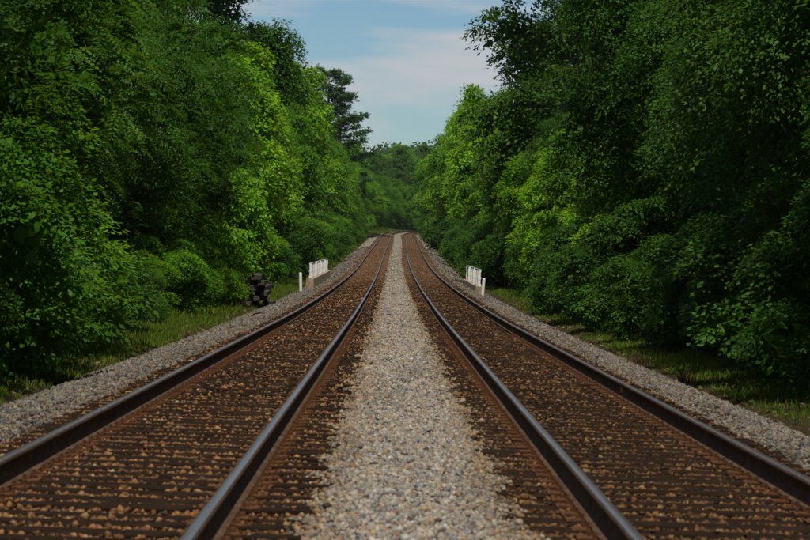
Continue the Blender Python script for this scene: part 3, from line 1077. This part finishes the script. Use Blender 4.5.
row(-1, ['far_a', 'low_a', 'far_l', 'far_a'], [(134, 220, 9.5, 9.0, 11.2, 10.0, 14, 0.9), (225, 295, 11, 9.6, 11.0, 15, 18.5, 0.75), (300, 395, 11, 9.4, 11.0, 11, 14, 1.0), (405, 530, 12, 8.6, 10.2, 10, 13, 1.1), (535, 640, 12, 11.5, 13.0, 11, 14, 1.1), (650, 700, 12, 9.5, 11, 10, 13, 1.1)],
    '{} round-crowned tree beyond the feathery-leaved ones left of the tracks', 'tree', 'round-crowned trees left of the tracks')
row(1, ['broad_b', 'broad_b', 'broad_b'], [(13, 96, 6.4, 8.8, 10.6, 11, 15, 0.85), (100, 152, 6.4, 10.2, 11.6, 10, 12.5, 0.85)],  # first trees here are unseen, added to shade the right verge and row
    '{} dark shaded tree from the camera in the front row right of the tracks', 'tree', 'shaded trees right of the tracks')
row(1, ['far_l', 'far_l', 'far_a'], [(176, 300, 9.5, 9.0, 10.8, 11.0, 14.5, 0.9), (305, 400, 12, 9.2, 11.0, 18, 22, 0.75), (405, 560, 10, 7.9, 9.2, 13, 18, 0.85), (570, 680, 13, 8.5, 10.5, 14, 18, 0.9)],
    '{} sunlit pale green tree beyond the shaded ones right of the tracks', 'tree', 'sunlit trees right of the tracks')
row(1, ['far_l', 'far_l', 'far_a'], [(93, 178, 6.5, 7.6, 8.6, 6.5, 8.8, 0.95)],
    '{} small bright green tree in front of the dark ones right of the tracks', 'tree', 'small bright trees right of the tracks')
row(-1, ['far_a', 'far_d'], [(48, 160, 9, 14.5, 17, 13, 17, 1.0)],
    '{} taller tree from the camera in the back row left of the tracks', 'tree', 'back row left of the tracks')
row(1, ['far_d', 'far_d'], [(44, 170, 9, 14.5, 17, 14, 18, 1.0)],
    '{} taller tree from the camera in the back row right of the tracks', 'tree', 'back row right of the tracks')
# trees that close the view where the tracks curve away
far_spots = [(-13, 545, 12), (-15, 585, 13), (-11, 625, 11), (-7, 665, 10), (-13, 670, 14), (-2, 700, 9), (3, 712, 8), (9, 722, 9), (-4, 735, 13), (2, 750, 12), (14, 735, 10), (8, 760, 13),
             (-10, 750, 16), (15, 775, 14), (20, 760, 11), (-2, 790, 16), (5, 800, 17), (12, 815, 16), (22, 800, 14), (27, 830, 16), (-9, 820, 18), (1, 850, 18), (9, 870, 18), (18, 860, 17), (-18, 720, 17)]
k = 1
for x, y, h in sorted(far_spots):
    h *= 1.45
    kd = ('far_a', 'far_d', 'far_d', 'far_d')[k % 4]
    plant(kd, x, y, h, f'{nth(k)} distant tree from the left closing the view where the tracks curve', 'tree', 'distant trees at the curve')
    k += 1

k = 1
for x, y, h in sorted([(-14, 600, 3.5), (-10, 645, 3.2), (-6, 668, 3.5), (-1, 690, 3.2), (2, 694, 3.8), (7, 704, 3.5), (11, 708, 3.8), (16, 722, 4), (-12, 560, 3)]):
    plant('shrub_l' if k % 2 else 'shrub_a', x, y, h, f'{nth(k)} low distant shrub from the left below the trees at the curve', 'shrub', 'low shrubs at the curve', wide=1.5)
    k += 1

# far wooded hill, reads as one mass
r = np.random.default_rng(77)
nc = 1300
hx = r.uniform(-110, 130, nc)
hy = r.uniform(1380, 1790, nc)
hz = ground_z(hx, hy)
rad = r.uniform(3.0, 5.5, nc)
ctr = np.stack([hx, hy, hz + rad * 1.3], -1)
per = 24
dv = r.normal(0, 1, (nc * per, 3))
dv[:, 2] = np.abs(dv[:, 2]) + 0.1
dv[:, 1] -= 0.5
dv /= np.linalg.norm(dv, axis=1)[:, None]
P = np.repeat(ctr, per, 0) + dv * np.repeat(rad, per)[:, None] * np.array([1, 1, 1.35]) * r.uniform(0.8, 1.1, (nc * per, 1))
A = r.normal(0, 1, P.shape)
N = dv + r.normal(0, 0.3, dv.shape)
lnf = r.uniform(1.2, 2.4, len(P))
cc = np.repeat(r.uniform(0.7, 1.25, (nc, 1)) * np.ones((1, 3)), per, 0)
o = link('far_wood', leaf_mesh('far_wood', P, A, N, lnf, lnf * 0.8, M_LEAF_D, cc))
tag(o, 'hazy wooded hill far beyond the bend of the tracks', 'wood', kind='stuff')

# ---------------------------------------------------------------- grass and weeds
def blades(name, specs, label, mat=M_GRASS, seed=3):
    r = np.random.default_rng(seed)
    B, LN, W = [], [], []
    for side, y0, y1, u0, u1, dens, h, w in specs:
        n = int((y1 - y0) * (u1 - u0) * dens)
        nt_ = max(1, n // 9)
        tu, ty = r.uniform(u0, u1, nt_), r.uniform(y0, y1, nt_)
        keep = (np.sin(ty * 0.8) + np.sin(ty * 0.33 + tu * 4) + r.normal(0, 0.8, nt_)) > -1.5 + 1.2 * (np.abs(tu - 4.5) < 0.45)
        tu, ty = tu[keep], ty[keep]
        th = h * r.uniform(0.45, 1.4, len(tu)) * np.interp(tu, [u0, u0 + 0.7, u1], [0.5, 1.0, 1.35])
        uu = np.repeat(tu, 9) + r.normal(0, 0.05, len(tu) * 9)
        yy = np.repeat(ty, 9) + r.normal(0, 0.05, len(tu) * 9)
        x = side * uu + curve_x(yy)
        B.append(np.stack([x, yy, ground_z(x, yy) - 0.06], -1))
        LN.append(np.repeat(th, 9) * r.uniform(0.6, 1.2, len(uu)) + 0.06)
        W.append(np.full(len(uu), w))
    B, LN, W = map(np.concatenate, (B, LN, W))
    A = r.normal(0, 0.35, B.shape)
    A[:, 2] = 1.0
    N = r.normal(0, 1, B.shape)
    N[:, 2] *= 0.2
    cc = r.uniform(0.65, 1.3, (len(B), 1)) * np.stack([r.uniform(0.8, 1.5, len(B)), np.ones(len(B)), r.uniform(0.7, 1.2, len(B))], -1)
    o = link(name, leaf_mesh(name, B, A, N, LN, W, mat, cc, 0.0))
    tag(o, label, 'grass', kind='stuff')


blades('grass', [(-1, 22, 75, 4.45, 7.6, 360, 0.13, 0.015), (-1, 75, 170, 4.6, 6.8, 110, 0.17, 0.026), (-1, 170, 420, 4.6, 7.2, 24, 0.3, 0.06), (-1, 480, 680, 4.2, 14.0, 18, 0.4, 0.14)],
       'bright green grass strip left of the gravel shoulder', seed=3)
blades('grass', [(1, 22, 75, 4.9, 7.4, 420, 0.12, 0.016), (1, 75, 170, 4.95, 6.9, 85, 0.15, 0.028), (1, 170, 420, 4.6, 7.2, 24, 0.25, 0.06)],
       'dark green grass strip right of the gravel shoulder', seed=4)

# dead leaves and twigs lying on the verges
r = np.random.default_rng(8)
n = 16000
u_l = r.uniform(4.6, 8.0, n) * r.choice([-1, 1], n)
y_l = 24 + 100 * r.random(n) ** 1.4
B = np.stack([u_l, y_l, ground_z(u_l, y_l) + r.uniform(0.0, 0.035, n)], -1)
A = r.normal(0, 1, (n, 3))
A[:, 2] *= 0.35
N = r.normal(0, 0.5, (n, 3))
N[:, 2] += 0.8
ln = r.uniform(0.05, 0.15, n)
pal_l = np.array([(0.45, 0.45, 0.45), (0.7, 0.75, 0.7), (0.9, 1.0, 1.0), (1.3, 1.5, 1.5), (0.5, 1.1, 0.4)])
tag(link('leaf_litter', leaf_mesh('leaf_litter', B, A, N, ln, ln * r.uniform(0.25, 0.7, n), M_DRY, pal_l[r.integers(0, 5, n)], 0.1)),
    'brown dead leaves and bits scattered over the grass verges', 'litter', kind='stuff')

for i, (x, y, sc, lab) in enumerate(((4.75, 55, 1.0, 'reddish dry weed clump on the right gravel edge, larger one'),
                                     (4.8, 47, 0.8, 'small reddish dry weed clump on the right gravel edge nearest the camera'),
                                     (-4.7, 63, 0.9, 'brown dead grass clump on the left gravel edge'))):
    r = np.random.default_rng(50 + i)
    n = 150
    B = np.stack([r.normal(0, 0.08 * sc, n), r.normal(0, 0.22 * sc, n), np.full(n, -0.03)], -1)
    A = r.normal(0, 0.4, (n, 3))
    A[:, 2] = 1.0
    ln = r.uniform(0.1, 0.34, n) * sc
    m = leaf_mesh('dry_weed', B, A, r.normal(0, 1, (n, 3)), ln, np.full(n, 0.012), M_DRY, r.uniform(0.6, 1.3, (n, 1)) * np.ones((1, 3)), 0)
    tag(link('dry_weed', m, loc=(x, y, ground_z(x, y) + 0.01)), lab, 'weed', 'dry weeds on the gravel edges')

random.seed(3)
for x, y, ln, rz, lab in ((5.6, 50, 1.6, 0.55, 'thin dead branch lying on the grass right of the tracks'),
                          (-3.95, 76, 0.9, 1.1, 'short dark stick lying on the left gravel shoulder')):
    b = MB()
    pts = [(0, 0, 0.02), (ln * 0.3, 0.05, 0.08), (ln * 0.65, -0.03, 0.10), (ln, 0.06, 0.05)]
    b.tube(pts, [0.022, 0.018, 0.012, 0.004], 6)
    b.tube([(ln * 0.45, 0.02, 0.09), (ln * 0.6, 0.2, 0.15), (ln * 0.7, 0.33, 0.13)], [0.012, 0.008, 0.003], 5)
    zz = ground_z(x, y) if abs(x) > 4.4 else float(ballast_z(x, y)) + 0.02
    tag(link('fallen_branch', b.mesh('fallen_branch', M_DEAD if ln > 1 else M_TIE), loc=(x, y, zz + 0.02), rot=(0, 0, rz)), lab, 'branch')

# wire that crosses high over the tracks far away, with its poles among the trees
wz = 19.3
for sx, lb in ((-14.0, 'left'), (15.0, 'right')):
    gz = ground_z(sx, 520)
    root = link('utility_pole', None, loc=(sx, 520, gz))
    tag(root, f'wooden utility pole among the distant trees {lb} of the tracks', 'pole', 'utility poles')
    b = MB()
    b.tube([(0, 0, -0.4), (0, 0, 6), (0, 0, wz - gz + 0.5)], [0.17, 0.15, 0.11], 9)
    link('shaft', b.mesh('shaft', M_BARK), root)
    b = MB()
    b.box(0, -0.16, wz - gz - 0.12, 0.12, 2.2, 0.12)
    link('crossarm', b.mesh('crossarm', M_BARK), root)
    b = MB()
    b.tube([(0, -1.0, wz - gz - 0.06), (0, -1.0, wz - gz)], [0.05, 0.035], 7)
    link('insulator', b.mesh('insulator', M_IRON), root)
b = MB()
b.tube([(-14 + 29 * i / 16, 519, wz - 1.4 * (1 - ((i - 8) / 8) ** 2)) for i in range(17)], [0.022] * 17, 5)
tag(link('overhead_wire', b.mesh('overhead_wire', M_IRON)), 'thin dark wire sagging across the gap above the distant tracks', 'wire')

# ---------------------------------------------------------------- haze
hb = MB()
hb.box(0, 2850, 46.5, 8400, 6700, 99)
M_HAZE, t, out = new_mat('haze')
pv_ = t.nodes.new('ShaderNodeVolumePrincipled')
pv_.inputs['Color'].default_value = (0.80, 0.90, 1.0, 1)
pv_.inputs['Density'].default_value = 0.00003
pv_.inputs['Anisotropy'].default_value = 0.2
t.links.new(pv_.outputs['Volume'], out.inputs['Volume'])
tag(link('haze', hb.mesh('haze', M_HAZE)), 'thin bluish summer haze over the far trees', 'haze', kind='stuff')
